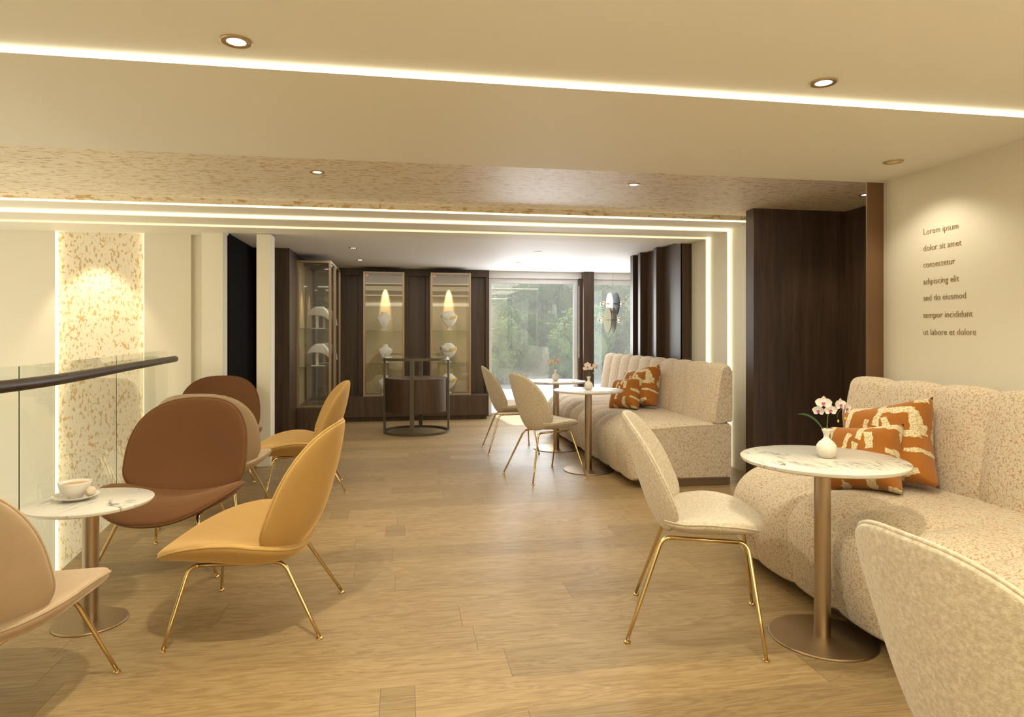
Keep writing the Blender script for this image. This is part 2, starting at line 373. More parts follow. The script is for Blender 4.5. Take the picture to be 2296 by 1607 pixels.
struct('trim_1', MB().box(XL, 2.98, YA, YBB, ZA, 2.5).box(2.98, 3.25, 5.06, YBB, 0, ZA), M['trim'])
struct('trim_2', MB().box(XL, 2.944, YBB, YC, ZB, 2.5).box(2.944, 3.25, YBB, YC, 0, 2.5), M['trim'])
struct('trim_3', MB().box(XL, 2.905, YC, YCE, ZC, 2.5).box(XL, -1.60, YCE, YLW + .06, ZC, 2.5).box(2.905, 3.25, YC, YCE - .01, 0, 2.5), M['trim'])
struct('trim_4', MB().box(XL, 2.98, YA - .006, YA, ZA + .016, ZP), M['pat_ceil'])
struct('wall_right', MB().box(XW, 2.95, YB, YE, 0, Z2), M['wall'])
struct('trim_5', MB().bbox(2.605, XW + .02, YE, YE + .010, 0, ZP, .002), M['bronzepost'])
struct('wall_niche', MB().box(3.645, 3.8, YE, 5.2, 0, ZP), M['wood'])
struct('wall_rear', MB().box(XL, 4.6, YB - .2, YB, -3, 2.5), M['wall'])
struct('wall_left', MB().box(XL, -3.056, YLW, YLW + .25, -3, ZC).box(-2.32, -1.92, YLW, YLW + .25, -3, ZC).box(-1.94, -1.62, YLW + .05, YLW + .25, -.25, ZC).box(-3.056, -2.32, YLW + .20, YLW + .25, -3, ZC), M['wall'])
struct('wall_stair', MB().box(XL - .2, XL, YB, YLW, -3, 2.5), M['wall'])
struct('floor_stair', MB().box(XL, -1.9, YB, YLW, -3.2, -3.0), M['wall'])
struct('wall_panel', MB().box(-3.056, -2.32, YLW + .045, YLW + .2, -3, ZC), M['pat_wall'])
struct('trim_6', MB().box(-1.79, -1.61, 6.30, 6.46, 0, ZC), M['trim'])          # pilaster left of the dark gap
struct('trim_7', MB().bbox(-1.318, -1.195, 6.30, 6.50, 0, ZC, .002), M['trim'])  # slim white column
# back room
struct('wall_corridor', MB().box(-1.75, -1.60, 6.46, 7.5, 0, ZK).box(-1.62, -1.40, 7.47, 7.49, 0, ZK), M['black'])  # dark wood walls coloured black for the unlit gap
struct('wall_back_left', MB().box(-1.75, -1.22, 7.48, 9.75, 0, ZK), M['wood'])
wb = MB().box(-1.22, 1.27, 9.66, 9.80, 0, ZK)
for x0, x1 in [(-1.22, -.80), (-.62, -.53), (.03, .09), (.34, .40), (.97, 1.0), (1.215, 1.27)]: wb.bbox(x0, x1, 9.60, 9.68, .34, 2.055, .003)
wb.bbox(-1.22, 1.27, 9.60, 9.68, 2.0555, ZK - .001, .003)
struct('wall_back', wb, M['wood'])
struct('trim_8', MB().box(2.71, 2.87, 9.58, 9.80, 0, ZK).box(2.66, 2.71, 9.66, 9.80, 0, 2.06), M['wood'])
struct('wall_window_head', MB().box(1.27, 2.72, 9.70, 9.95, 2.055, ZK).box(2.86, 4.6, 9.70, 9.95, 2.055, ZK), M['white'])
rw = MB().box(2.79, 3.0, YCE - .01, 7.55, 0, ZK)
for y0, y1, x0 in [(YCE - .01, YCE + .04, 2.785), (6.73, 6.80, 2.715), (7.20, 7.27, 2.71), (7.47, 7.56, 2.72)]: rw.box(x0, 2.8, y0, y1, 0, ZK)
struct('wall_back_right', rw, M['wood'])
struct('wall_far_right', MB().box(4.55, 4.7, 5.0, 9.95, 0, 2.5), M['wall'])
wp = MB().bbox(2.82, 3.66, 4.92, 5.046, 0, ZP, .003); wp.box(2.93, 2.934, 4.9195, 4.93, 0, ZP)
struct('wall_wood_pier', wp, M['wood'])

def window(n, x0, x1):
    fr = MB(); y0, y1 = 9.74, 9.82
    fr.bbox(x0, x0 + .05, y0, y1, 0.0, 2.055, .004).bbox(x1 - .06, x1, y0, y1, 0, 2.055, .004).bbox(x0 + .05, x1 - .06, y0 + .002, y1 - .002, 1.98, 2.054, .004).bbox(x0 + .05, x1 - .06, y0 + .002, y1 - .002, 0.001, .035, .004)
    o = struct('window_%d' % n, fr, M['white'])
    MB().box(x0 + .05, x1 - .06, 9.775, 9.787, .03, 1.985).build('pane', M['wglass'], o)
window(1, 1.275, 2.66); window(2, 2.87, 4.5)

# ------------------------------------------------------------------ LED strips
def led(label, boxes, mat='led', grp='linear LED strips'):
    m = MB()
    for bx in boxes: m.box(*bx)
    return tag(m.build('led_strip', M[mat]), label, 'light strip', grp)
led('bright LED line crossing the plain ceiling nearest the viewer', [(XL, XW, YS - .006, YS, Z2 + .001, Z1 - .005)])
led('upper LED line directly under the flecked ceiling fascia', [(XL, 2.98, YA - .008, YA, ZA + .003, ZA + .010)])
led('middle LED line of the portal, running across and down the right jamb', [(XL, 2.97, YBB - .008, YBB, ZB + .010, ZB + .021), (2.953, 2.968, YBB - .008, YBB, 0, ZB + .021)])
led('soft lowest LED line across the top of the portal', [(XL, 2.905, YC - .008, YC, ZC + .003, ZC + .017)], 'led_soft')
led('inner vertical LED line on the right jamb of the portal', [(2.915, 2.935, YC - .008, YC, 0, ZC + .017)])
led('warm vertical LED line along the left edge of the flecked wall panel', [(-3.056, -3.050, YLW + .004, YLW + .044, -3, ZC)], 'led_wall')
led('warm vertical LED line along the right edge of the flecked wall panel', [(-2.326, -2.32, YLW + .004, YLW + .044, -3, ZC)], 'led_wall')
led('LED line at the end of the plain soffit facing the flecked ceiling', [(XL, XW, YE, YE + .006, Z2 + .01, Z2 + .03)])
led('LED line round the window side of the portal', [(-1.1, 2.905, YCE, YCE + .006, ZC + .004, ZK - .003)])

# ------------------------------------------------------------------ downlights
def downlight_proto():
    t = thing('recessed_downlight', '', 'ceiling light', group='recessed ceiling downlights')
    MB().lathe([(.027, -.001), (.028, -.004), (.043, -.005), (.046, -.003), (.046, .001), (.027, .001)], 40).build('trim_ring', M['ring'], t, 'auto')
    MB().lathe([(.0005, -.0026), (.0272, -.0026), (.0272, -.001), (.0005, -.001)], 32).build('lens', M['lens'], t, 'auto')
    return t
DLP = downlight_proto()
DL = [((-.492, 2.076, Z1), 'brass downlight upper left, beside the bright ceiling line', 92, 0),
      ((1.454, 2.076, Z1), 'brass downlight upper right, beside the bright ceiling line', 50, 1),
      ((2.419, 2.906, Z2), 'brass downlight close to the wall with the lettering', 14, 2),
      ((-.528, 4.27, ZP), 'downlight at the left of the flecked ceiling', 30, 0),
      ((1.56, 4.27, ZP), 'downlight in the middle right of the flecked ceiling', 30, 0),
      ((3.35, 4.30, ZP), 'downlight half hidden by the bronze post, over the dark niche', 12, 0),
      ((-.528, 7.33, ZK), 'nearer left downlight in the white ceiling by the display cabinets', 16, 0),
      ((-.528, 8.50, ZK), 'farther left downlight in the white ceiling by the display cabinets', 16, 0),
      ((1.53, 7.33, ZK), 'nearer right downlight in the white ceiling before the window', 14, 3),
      ((1.52, 8.52, ZK), 'farther right downlight in the white ceiling before the window', 14, 3)]
for i, (p, lab, en, st) in enumerate(DL):
    o = DLP if i == 0 else copy_tree(DLP)
    o.location = p; o['label'] = lab
    if st in (2, 3):
        for ch in o.children:
            if ch.name.startswith('lens'):
                ch.data = ch.data.copy(); ch.data.materials[0] = M['lens_off']
    light('downlight_beam', 'SPOT', (p[0], p[1], p[2] - .012), en, (1.0, 0.90, 0.66), spot_size=R(140 if i < 2 else 128 if st == 2 else 115), spot_blend=0.55, shadow_soft_size=0.035)
light('wall_washer', 'SPOT', (-2.72, 6.08, 2.11), 30, (1.0, 0.83, 0.52), (R(20), 0, 0), spot_size=R(70), spot_blend=0.5, shadow_soft_size=0.04)

# ------------------------------------------------------------------ lettering
def lettering():
    t = thing('wall_lettering', 'bronze lettering of seven lines on the cream right wall', 'lettering', (XW, 3.041, 0))
    rows = ['Lorem ipsum', 'dolor sit amet', 'consectetur', 'adipiscing elit', 'sed do eiusmod', 'tempor incididunt', 'ut labore et dolore']
    zs = [1.740, 1.654, 1.5675, 1.479, 1.393, 1.3026, 1.214]
    k = None
    for s, z in list(zip(rows, zs))[::-1]:
        cu = bpy.data.curves.new('t', 'FONT'); cu.body = s; cu.size = 0.046; cu.extrude = 0.0012; cu.resolution_u = 3; cu.offset = -0.0007
        ob = bpy.data.objects.new('t', cu); COL.objects.link(ob)
        bpy.context.view_layer.update()
        me = bpy.data.meshes.new_from_object(ob.evaluated_get(bpy.context.evaluated_depsgraph_get()))
        if k is None:
            w = max(v.co.x for v in me.vertices); k = 0.322 / w
        bpy.data.objects.remove(ob)
        for v in me.vertices:
            x, y, zz = v.co; v.co = (-.0013 - (zz), -x * k, z + y)
        o = link('text_line', me, M['letters'], t)
lettering()

# ------------------------------------------------------------------ balustrade
def balustrade():
    t = thing('glass_balustrade', 'curved clear glass balustrade with a round dark wooden handrail along the stair void', 'balustrade', (-1.7, 3.3, 0))
    P = lambda y: spline([(b_, a_) for a_, b_ in edge], y)
    off = Vector((-1.7, 3.3, 0))
    for y0, y1 in [(-.2, 1.81), (1.825, 3.275), (3.285, 4.735), (4.745, 6.20)]:
        m = MB(); n = 10; V = []; F = []
        for i in range(n + 1):
            y = y0 + (y1 - y0) * i / n; x = P(y) - .006
            for dx in (-.006, .006):
                for z in (-.22, 1.075): V.append(Vector((x + dx, y, z)) - off)
        for i in range(n):
            a = i * 4; F += [(a, a + 4, a + 5, a + 1), (a + 2, a + 3, a + 7, a + 6), (a + 1, a + 5, a + 7, a + 3), (a, a + 2, a + 6, a + 4)]
        F += [(0, 1, 3, 2), (n * 4, n * 4 + 2, n * 4 + 3, n * 4 + 1)]
        m.add(V, F).build('glass_panel', M['glass'], t)
    for y in (3.28, 4.74):
        x = P(y); MB().box(x - .007 + 1.7, x - .005 + 1.7, y - .003 - 3.3, y + .003 - 3.3, -.2, 1.072).build('panel_joint', M['seam'], t)
    pts = [Vector((P(y) + .075, y, 1.0)) - off for y in [-.2 + 6.32 * i / 40 for i in range(41)]]
    pts += [pts[-1] + Vector((-.003, d, 0)) for d in (.012, .02, .024)]
    MB().tube(pts, [.027] * 41 + [.025, .018, .008], 20).build('handrail', M['handrail'], t, True)
balustrade()

# ------------------------------------------------------------------ beetle-like chairs
def shell(P, outline, tf, tb, e, rings=18, seg=80, pf=4.0, pb=2.4):
    def nrm(a, b):
        h = 1e-3; return (P(a + h, b) - P(a - h, b)).cross(P(a, b + h) - P(a, b - h)).normalized()
    c = outline(None); V = []; F = []; rim = []
    rr = [1 - (1 - i / rings) ** 1.6 for i in range(rings + 1)]
    def ring(r, off):
        k = len(V)
        for j in range(seg):
            a, b = outline(2 * math.pi * j / seg); a = c[0] + (a - c[0]) * r; b = c[1] + (b - c[1]) * r
            V.append(P(a, b) + nrm(a, b) * off)
        return k
    ks = []
    for r in rr[1:]: ks.append(ring(r, e * .5 + tf * (1 - r ** pf) ** .55))
    for j in range(seg): rim.append(None)
    ke = ring(1.012, 0.0); ks.append(ke)
    for r in rr[:0:-1]: ks.append(ring(r, -e * .5 - tb * (1 - r ** pb) ** .6))
    f0 = len(V); V.append(P(*c) + nrm(*c) * (e * .5 + tf)); f1 = len(V); V.append(P(*c) - nrm(*c) * (e * .5 + tb))
    for k0, k1 in zip(ks, ks[1:]):
        for j in range(seg): F.append((k0 + j, k0 + (j + 1) % seg, k1 + (j + 1) % seg, k1 + j))
    for j in range(seg):
        F.append((f0, ks[0] + (j + 1) % seg, ks[0] + j)); F.append((f1, ks[-1] + j, ks[-1] + (j + 1) % seg))
    rimp = [Vector(V[ke + j]) for j in range(seg)]
    return V, F, rimp

def egg(c, wl, hu, hd, nu, nd, wshift=0.0):
    def f(t):
        if t is None: return c
        ct, st = math.cos(t), math.sin(t); n = nu if st > 0 else nd; h = hu if st > 0 else hd
        return (c[0] + wl * math.copysign(abs(ct) ** (2 / n), ct), c[1] + h * math.copysign(abs(st) ** (2 / n), st))
    return f

def make_chair(kind, fabric):
    lounge = kind == 'lounge'
    t = thing('lounge_chair' if lounge else 'dining_chair', '', 'chair')
    fab = M[fabric]
    if lounge:
        xs = [(.26, -.10), (.33, -.155), (.45, -.225), (.58, -.268), (.72, -.305), (.86, -.335)]
        PB = lambda a, b: Vector((spline(xs, b) + (1.40 - .5 * max(0, b - .40)) * a * a, a, b))
        ob = egg((0, .505), .322, .333, .192, 2.75, 2.5)
        zs = [(-.26, .348), (-.15, .316), (0, .308), (.14, .326), (.26, .332), (.34, .320), (.40, .294)]
        PS = lambda a, b: Vector((b - .35 * a * a, a, spline(zs, b) + (.80 - 1.15 * max(0, b - .05)) * a * a))
        os_ = egg((0, .10), .348, .30, .285, 2.3, 2.4)
        legs = [((.2875, .3035), (.235, .185)), ((.2875, -.3035), (.235, -.185)), ((-.2875, .235), (-.13, .165)), ((-.2875, -.235), (-.13, -.165))]
        zr = .288; tf, tb, stf, stb = .022, .016, .026, .048
    else:
        xs = [(.36, -.075), (.43, -.135), (.54, -.185), (.66, -.225), (.78, -.262), (.90, -.298)]
        PB = lambda a, b: Vector((spline(xs, b) + (2.0 - 1.6 * max(0, b - .50)) * a * a, a, b))
        ob = egg((0, .575), .245, .305, .168, 2.7, 2.3)
        zs = [(-.24, .492), (-.14, .462), (-.02, .448), (.10, .455), (.20, .455), (.26, .440), (.31, .415)]
        PS = lambda a, b: Vector((b - .3 * a * a, a, spline(zs, b) + (.55 - .8 * max(0, b - .05)) * a * a))
        os_ = egg((0, .065), .262, .212, .205, 2.25, 2.3)
        legs = [((.257, .265), (.205, .105)), ((.257, -.265), (.205, -.105)), ((-.257, .245), (-.125, .115)), ((-.257, -.245), (-.125, -.115))]
        zr = .388; tf, tb, stf, stb = .018, .012, .024, .038
    for nm, P_, o_, a_, b_ in (('backrest', PB, ob, tf, tb), ('seat', PS, os_, stf, stb)):
        flip = -1 if nm == 'backrest' else 1
        Pn = P_ if nm == 'backrest' else (lambda a, b: PS(-a, b))
        V, F, rim = shell(Pn, o_, a_, b_, .020 if nm == 'seat' else .016)
        o = MB().add(V, F).build(nm, fab, t, True)
        MB().tube(rim + rim[:2], .0042, 6, False).build('piping', fab, o, True)
    for (fx, fy), (tx, ty) in legs:
        top = Vector((tx, ty, zr)); foot = Vector((fx, fy, .010)); d = (foot - top).normalized()
        inn = Vector((-.12 if tx > 0 else .12, 0, 0)); pts = []
        p0, p1, p2 = top + inn * .30, top, top + d * .042
        for i in range(8):
            s = i / 7; pts.append(p0 * (1 - s) ** 2 + p1 * 2 * s * (1 - s) + p2 * s * s)
        pts += [top + (foot - top) * q for q in (.4, .7, 1.0)]
        lg = MB().tube(pts, [.0085] * 8 + [.0082, .0074, .0066], 10).build('leg', M['gold'], t, True)
        MB().lathe([(.004, 0), (.0125, 0), (.0135, .003), (.0125, .006), (.008, .009), (.004, .010)], 16, (fx, fy, 0)).build('foot_glide', M['gold'], lg, 'auto')
    fr = MB()
    for sgn in (1, -1):
        a = Vector((legs[0][1][0] - .03, sgn * legs[0][1][1], zr)); b = Vector((legs[2][1][0] + .03, sgn * legs[2][1][1], zr)); fr.tube([a, b], .0085, 10)
    fr.build('seat_frame', M['gold'], t, 'auto')
    return t

lounge = {}
def place_lounge(fabric, x, y, face, label, group):
    if fabric not in lounge: o = lounge[fabric] = make_chair('lounge', fabric)
    else: o = copy_tree(lounge[fabric])
    f = R(face); o.location = (x + .2875 * math.cos(f), y + .2875 * math.sin(f), 0); o.rotation_euler = (0, 0, f)
    o['label'] = label; o['group'] = group
G1, G2 = 'velvet lounge chairs at the nearer low table', 'velvet lounge chairs of the farther group'
place_lounge('mustard', -.304, 2.94, 174.5, 'mustard velvet lounge chair in the foreground, facing the low marble table', G1)
place_lounge('brown', -1.179, 4.077, -94.2, 'brown velvet lounge chair behind the low marble table, facing the viewer', G1)
place_lounge('blush', -1.385, 2.025, 83, 'beige velvet lounge chair cut off at the lower left corner', G1)
place_lounge('mustard', -.464, 5.388, 189, 'farther mustard velvet lounge chair near the slim white column', G2)
place_lounge('brown', -1.585, 6.17, -81.5, 'farther brown velvet lounge chair against the white wall', G2)
place_lounge('blush', -1.262, 4.38, 88, 'beige velvet lounge chair mostly hidden behind the nearer brown one', G2)

din = None
def place_dining(x, y, face, label):
    global din
    if din is None: o = din = make_chair('dining', 'boucle')
    else: o = copy_tree(din)
    o.location = (x, y, 0); o.rotation_euler = (0, 0, R(face)); o['label'] = label; o['group'] = 'beige dining chairs with gold legs'
place_dining(1.212, 2.592, -24.2, 'beige dining chair in full side view at the nearest marble table')
place_dining(1.200, 5.50, 19.9, 'beige dining chair at the middle table, seen from behind')
place_dining(1.112, 6.764, 0, 'beige dining chair farthest back, beside the window table')
place_dining(1.125, .99, 2, 'beige dining chair cut off at the lower right corner, back to the viewer')

# ------------------------------------------------------------------ tables
def table(x, y, h, rt, rb, label, seed, group):
    t = thing('bistro_table' if h > .6 else 'low_table', label, 'table', (x, y, 0), 0, group)
    MB().lathe([(.0005, h - .018), (rt - .012, h - .018), (rt - .004, h - .014), (rt, h - .006), (rt, h - .002), (rt - .003, h), (.0005, h)], 96).build('tabletop', m_marble(seed), t, 'auto')
    MB().lathe([(.031, .006), (.031, h - .018)], 40).build('post', M['bronze'], t, 'auto')
    MB().lathe([(.0005, 0), (rb, 0), (rb, .004), (rb - .004, .008), (.0005, .008)], 72).build('base_plate', M['basem'], t, 'auto')
    return t
table(1.666, 2.386, .72, .312, .204, 'round marble bistro table nearest, at the right foreground', 1.0, 'marble bistro tables by the banquettes')
table(1.642, 5.655, .72, .309, .222, 'round marble bistro table in the middle distance before the far banquette', 2.3, 'marble bistro tables by the banquettes')
table(1.614, 6.776, .72, .309, .24, 'round marble bistro table farthest back, near the window', 3.1, 'marble bistro tables by the banquettes')
table(-1.300, 3.023, .515, .238, .142, 'low round marble table with a coffee cup, at the left', 4.4, None)

# ------------------------------------------------------------------ banquettes
def banquette(y0, y1, label, pleat=.305):
    """seat along Y; front towards -X, back at X=2.64"""
    t = thing('banquette', label, 'sofa', (2.2, (y0 + y1) / 2, 0), 0, 'speckled channel-tufted banquettes')
    O = Vector((2.2, (y0 + y1) / 2, 0)); L = y1 - y0; npl = max(1, round(L / pleat))
    def sweep(prof, amp, name, endr):
        # prof: closed list of (x,z,weight of pleat)
        per = 14; ny = npl * per; n = len(prof); V = []; F = []
        cx = sum(p[0] for p in prof) / n; cz = sum(p[1] for p in prof) / n
        nr = []
        for i in range(n):
            a = Vector((prof[(i + 1) % n][0] - prof[i - 1][0], prof[(i + 1) % n][1] - prof[i - 1][1])); a = Vector((a.y, -a.x)).normalized()
            if a.dot(Vector((prof[i][0] - cx, prof[i][1] - cz))) < 0: a = -a
            nr.append(a)
        ys = [y0 + L * j / ny for j in range(ny + 1)]
        for j, y in enumerate(ys):
            u = (j / per) % 1.0; dip = abs(2 * u - 1) ** 2.6
            if j % per == 0: dip = 1.12
            ed = min(y - y0, y1 - y); er = 0.0
            if endr and ed < endr: er = endr * (1 - math.sqrt(max(0, 1 - (1 - ed / endr) ** 2)))
            for i, (px, pz, w) in enumerate(prof):
                d = -amp * dip * w - er
                q = max(0.0, 1 - (y1 - y) / .24) if name == 'seat' and px < 2.2 else 0.0
                V.append(Vector((px + nr[i].x * d + .16 * (1 - math.sqrt(max(0.0, 1 - q * q))) * min(1, (2.2 - px) / .3), y, pz + nr[i].y * d)) - O)
        for j in range(ny):
            for i in range(n): F.append((j * n + i, j * n + (i + 1) % n, (j + 1) * n + (i + 1) % n, (j + 1) * n + i))
        F.append(tuple(range(n))); F.append(tuple(range(ny * n, ny * n + n))[::-1])
        return MB().add(V, F).build(name, M['weave'], t, 'auto')
    def arc(cx, cz, rx, rz, a0, a1, k, w):
        return [(cx + rx * math.cos(R(a0 + (a1 - a0) * i / k)), cz + rz * math.sin(R(a0 + (a1 - a0) * i / k)), w) for i in range(k + 1)]
    seat = [(2.60, .055, 0), (2.63, .085, 0), (2.63, .47, 0), (2.61, .495, 0), (2.48, .502, 0), (2.30, .506, .25), (2.12, .506, .6)]
    seat += arc(1.945, .315, .215, .191, 88, 180, 10, 1.0)[0:] + [(1.732, .24, 1), (1.745, .16, 1), (1.765, .10, 1)] + arc(1.80, .088, .03, .035, 190, 270, 4, .6)
    sweep(seat, .022, 'seat', .014)
    back = [(2.63, .51, 0), (2.64, .54, 0), (2.64, .92, 0)] + arc(2.575, .915, .065, .068, 5, 165, 9, .8) + [(2.493, .86, 1), (2.475, .75, 1), (2.458, .64, 1), (2.446, .55, 1), (2.445, .50, 1), (2.46, .485, .6), (2.50, .482, 0)]
    sweep(back, .020, 'backrest', .014)
    MB().bbox(1.872 - O.x, 2.62 - O.x, y0 + .02 - O.y, y1 - .02 - O.y, 0, .058, .003).build('plinth', M['plinth'], t)
    return t
banquette(4.91, 7.96, 'speckled banquette at the far side, its flat end facing the viewer')
banquette(.31, 3.385, 'speckled banquette in the right foreground under the wall lettering')

# ------------------------------------------------------------------ cushions
def cushion(name_label, size, T, loc, rot, group):
    n = 26; V = []; F = []
    for sgn in (1, -1):
        k = len(V)
        for i in range(n + 1):
            for j in range(n + 1):
                u = -1 + 2 * i / n; v = -1 + 2 * j / n
                th = T * (max(0, 1 - u ** 4) * max(0, 1 - v ** 4)) ** .42
                x = size / 2 * u * (1 - .13 * (1 - v * v)); y = size / 2 * v * (1 - .15 * (1 - u * u))
                wr = .009 * math.sin(7 * u + 3 * v) * (1 - abs(u)) * (1 - abs(v))
                V.append((x, y, sgn * (th + wr)))
        for i in range(n):
            for j in range(n):
                a = k + i * (n + 1) + j; F.append((a, a + 1, a + n + 2, a + n + 1) if sgn > 0 else (a, a + n + 1, a + n + 2, a + 1))
    me = bpy.data.meshes.new('cushion'); me.from_pydata(V, [], F)
    bm = bmesh.new(); bm.from_mesh(me); bmesh.ops.remove_doubles(bm, verts=bm.verts[:], dist=1e-5)
    bmesh.ops.recalc_face_normals(bm, faces=bm.faces[:]); bm.to_mesh(me); bm.free()
    o = link('cushion', me, M['cushion'], None, True); o.location = loc; o.rotation_mode = 'QUATERNION'; o.rotation_quaternion = rot
    tag(o, name_label, 'cushion', group)
    return o
def orient(normal, roll):
    nz = Vector(normal).normalized(); up = Vector((0, 0, 1)); x = up.cross(nz).normalized(); y = nz.cross(x)
    m = Matrix((x, y, nz)).transposed(); return (m @ Matrix.Rotation(R(roll), 3, 'Z')).to_quaternion()
for dy, where in ((0.0, 'near'), (3.30, 'far')):
    g = 'orange print cushions'
    cushion('larger orange and cream cushion leaning on the %s banquette backrest' % where, 0.43, .120, (2.300, 2.80 + dy, .685), orient((-.86, -.36, .36), 13), g)
    cushion('smaller orange and cream cushion in front, on the %s banquette seat' % where, .33, .100, (2.125, 2.73 + dy, .638), orient((-.80, -.42, .42), 9), g)

# ------------------------------------------------------------------ vases and orchids
def vase_mesh():
    pr = [(.0005, 0), (.020, 0), (.027, .004), (.036, .018), (.0395, .034), (.037, .050), (.029, .063), (.017, .073), (.0115, .080), (.0105, .088), (.0125, .098), (.017, .110), (.0195, .117), (.018, .117), (.0095, .092), (.0005, .088)]
    return [(r, z) for r, z in pr]
VP = None
def place_vase(x, y, z, label):
    global VP
    if VP is None: o = VP = MB().lathe(vase_mesh(), 48).build('bud_vase', M['vase'], None, True)
    else: o = VP.copy(); COL.objects.link(o)
    o.location = (x, y, z); tag(o, label, 'vase', 'white bud vases')
def petal(m, base, dirv, nrm_, ln, wd, curl=.2, k=5):
    d = Vector(dirv).normalized(); nn = Vector(nrm_).normalized(); s = d.cross(nn).normalized(); V = []; F = []
    for i in range(k + 1):
        q = i / k; w = wd * math.sin(math.pi * min(1, .12 + q * .86)) ** .7; c = Vector(base) + d * ln * q + nn * (curl * ln * (q * q - .3 * q))
        for e in (-1, 0, 1): V.append(c + s * w * e / 2 + nn * (.0 if e else -.12 * w))
    for i in range(k):
        for e in range(2): a = i * 3 + e; F.append((a, a + 1, a + 4, a + 3))
    V2 = [v - nn * .0008 for v in V]; n = len(V)
    m.add(V + V2, F + [tuple(n + i for i in f[::-1]) for f in F])
def flower(parent, c, face, sc, mat, lipm):
    c = Vector(c); f = Vector(face).normalized(); up = Vector((0, 0, 1)); up = (up - f * up.dot(f)).normalized(); s = up.cross(f)
    m = MB()
    for a, l, w in [(90, .020, .015), (210, .019, .014), (330, .019, .014), (10, .022, .024), (170, .022, .024)]:
        petal(m, c, up * math.sin(R(a)) + s * math.cos(R(a)), f, l * sc, w * sc)
    o = m.build('flower', mat, parent, True)
    l = MB(); petal(l, c + f * .001, -up + f * .8, f, .010 * sc, .008 * sc); petal(l, c + f * .001, s + f * .8, f, .006 * sc, .005 * sc); petal(l, c + f * .001, -s + f * .8, f, .006 * sc, .005 * sc)
    l.build('lip', lipm, o, True)
def orchid(x, y, z, label, mirror, leaf, mat, lipm, rz):
    t = thing('orchid_sprig', label, 'flower', (x, y, z), rz, 'orchids in bud vases')
    k = mirror; path = [(0, 0, .030), (0.002 * k, 0, .110), (.004 * k, 0, .165), (.014 * k, 0, .198), (.034 * k, 0, .208), (.056 * k, 0, .200), (.074 * k, 0, .180)]
    MB().tube(path, [.002, .002, .0018, .0016, .0014, .0012, .001], 8).build('stem', M['stem'], t, True)
    for (px, py, pz), f, s in [((-.012 * k, -.006, .218), (-.45 * k, -1, .1), 1.45), ((.012 * k, -.012, .190), (.1, -1, -.05), 1.2), ((-.030 * k, -.002, .186), (-.8 * k, -.8, -.1), 1.2), ((.050 * k, -.006, .212), (.5 * k, -.9, .1), 1.35), ((.074 * k, -.004, .196), (.8 * k, -.7, 0), 1.35)]:
        flower(t, (px, py, pz), f, s, mat, lipm)
    for p in [(.070 * k, 0, .158), (.044 * k, 0, .146)]:
        MB().lathe([(.0005, -.006), (.0035, -.003), (.004, .001), (.0025, .005), (.0005, .007)], 12, p).build('bud', M['bud'], t, True)
        MB().tube([(p[0], 0, p[2] + .006), (p[0] * .9, 0, p[2] + .022), (.056 * k, 0, .199)], .0007, 5).build('bud_stalk', M['stem'], t, True)
    if leaf:
        V = []; F = []; n = 14
        for i in range(n + 1):
            q = i / n; px = -.004 - .108 * q ** 1.2; pz = .085 + .185 * q - .100 * q * q; w = .012 * math.sin(math.pi * min(1, .08 + .92 * q)) + .0006
            for e in (-1, 0, 1): V.append((px, e * w * .7, pz + abs(e) * w * .75))
        for i in range(n):
            for e in range(2): a = i * 3 + e; F.append((a, a + 1, a + 4, a + 3))
        n3 = len(V); V += [(a, b, c - .001) for a, b, c in V]; F += [tuple(n3 + i for i in f[::-1]) for f in F]
        MB().add(V, F).build('leaf', M['leaf'], t, True)
for x, y, lab, k, lf, mt, lp, rz in [(1.690, 2.394, 'nearest', 1, True, 'petal', 'lip', -.35), (1.645, 5.655, 'middle', 1, False, 'petalpink', 'petal', 0.0), (1.605, 6.776, 'farthest', -1, False, 'petalpink', 'petal', .1)]:
    place_vase(x, y, .720, 'white bud vase on the %s bistro table' % lab)
    orchid(x, y, .722, '%s in the vase on the %s bistro table' % ('white orchid with one long green leaf' if lf else 'pale pink orchid sprig', lab), k, lf, M[mt], M[lp], rz)

# ------------------------------------------------------------------ coffee
sx, sy, sz = -1.372, 3.055, .515
MB_ = MB().lathe([(.0005, 0), (.045, 0), (.050, .003), (.072, .010), (.089, .019), (.090, .021), (.087, .021), (.070, .013), (.045, .007), (.0005, .007)], 64)
o = MB_.build('saucer', M['porcelain'], None, True); o.location = (sx, sy, sz); tag(o, 'white saucer under the coffee cup on the low marble table', 'saucer')
cup = thing('coffee_cup', 'white cup of milky coffee standing on a saucer', 'cup', (sx - .002, sy, sz + .0072))
MB().lathe([(.0005, 0), (.026, 0), (.027, .006), (.036, .012), (.050, .026), (.058, .044), (.0625, .064), (.0635, .068), (.0605, .068), (.055, .046), (.046, .027), (.030, .014), (.0005, .011)], 64).build('bowl', M['porcelain'], cup, True)
MB().lathe([(.0005, .0555), (.0578, .0555), (.0580, .0570), (.0005, .0575)], 48).build('coffee', M['coffee'], cup, 'auto')
hp = [(-.0595, .028, .054), (-.072, .035, .054), (-.080, .040, .044), (-.078, .039, .032), (-.066, .033, .024), (-.050, .024, .022)]
MB().tube([(a * .9, b * .9, c) for a, b, c in hp], [.0045, .004, .004, .004, .004, .0045], 10).build('handle', M['porcelain'], cup, True)
mac = thing('macaron', 'beige macaron leaning on the cup at the saucer edge', 'macaron', (sx + .066, sy - .020, sz + .0365))
mac.rotation_euler = (R(18), R(62), R(-25))
for s in (1, -1):
    MB().lathe([(.0005, s * .004), (.019, s * .004), (.0205, s * .006), (.0195, s * .008), (.020, s * .010), (.0165, s * .0145), (.009, s * .017), (.0005, s * .0175)], 32).build('shell', M['macaron'], mac, True)
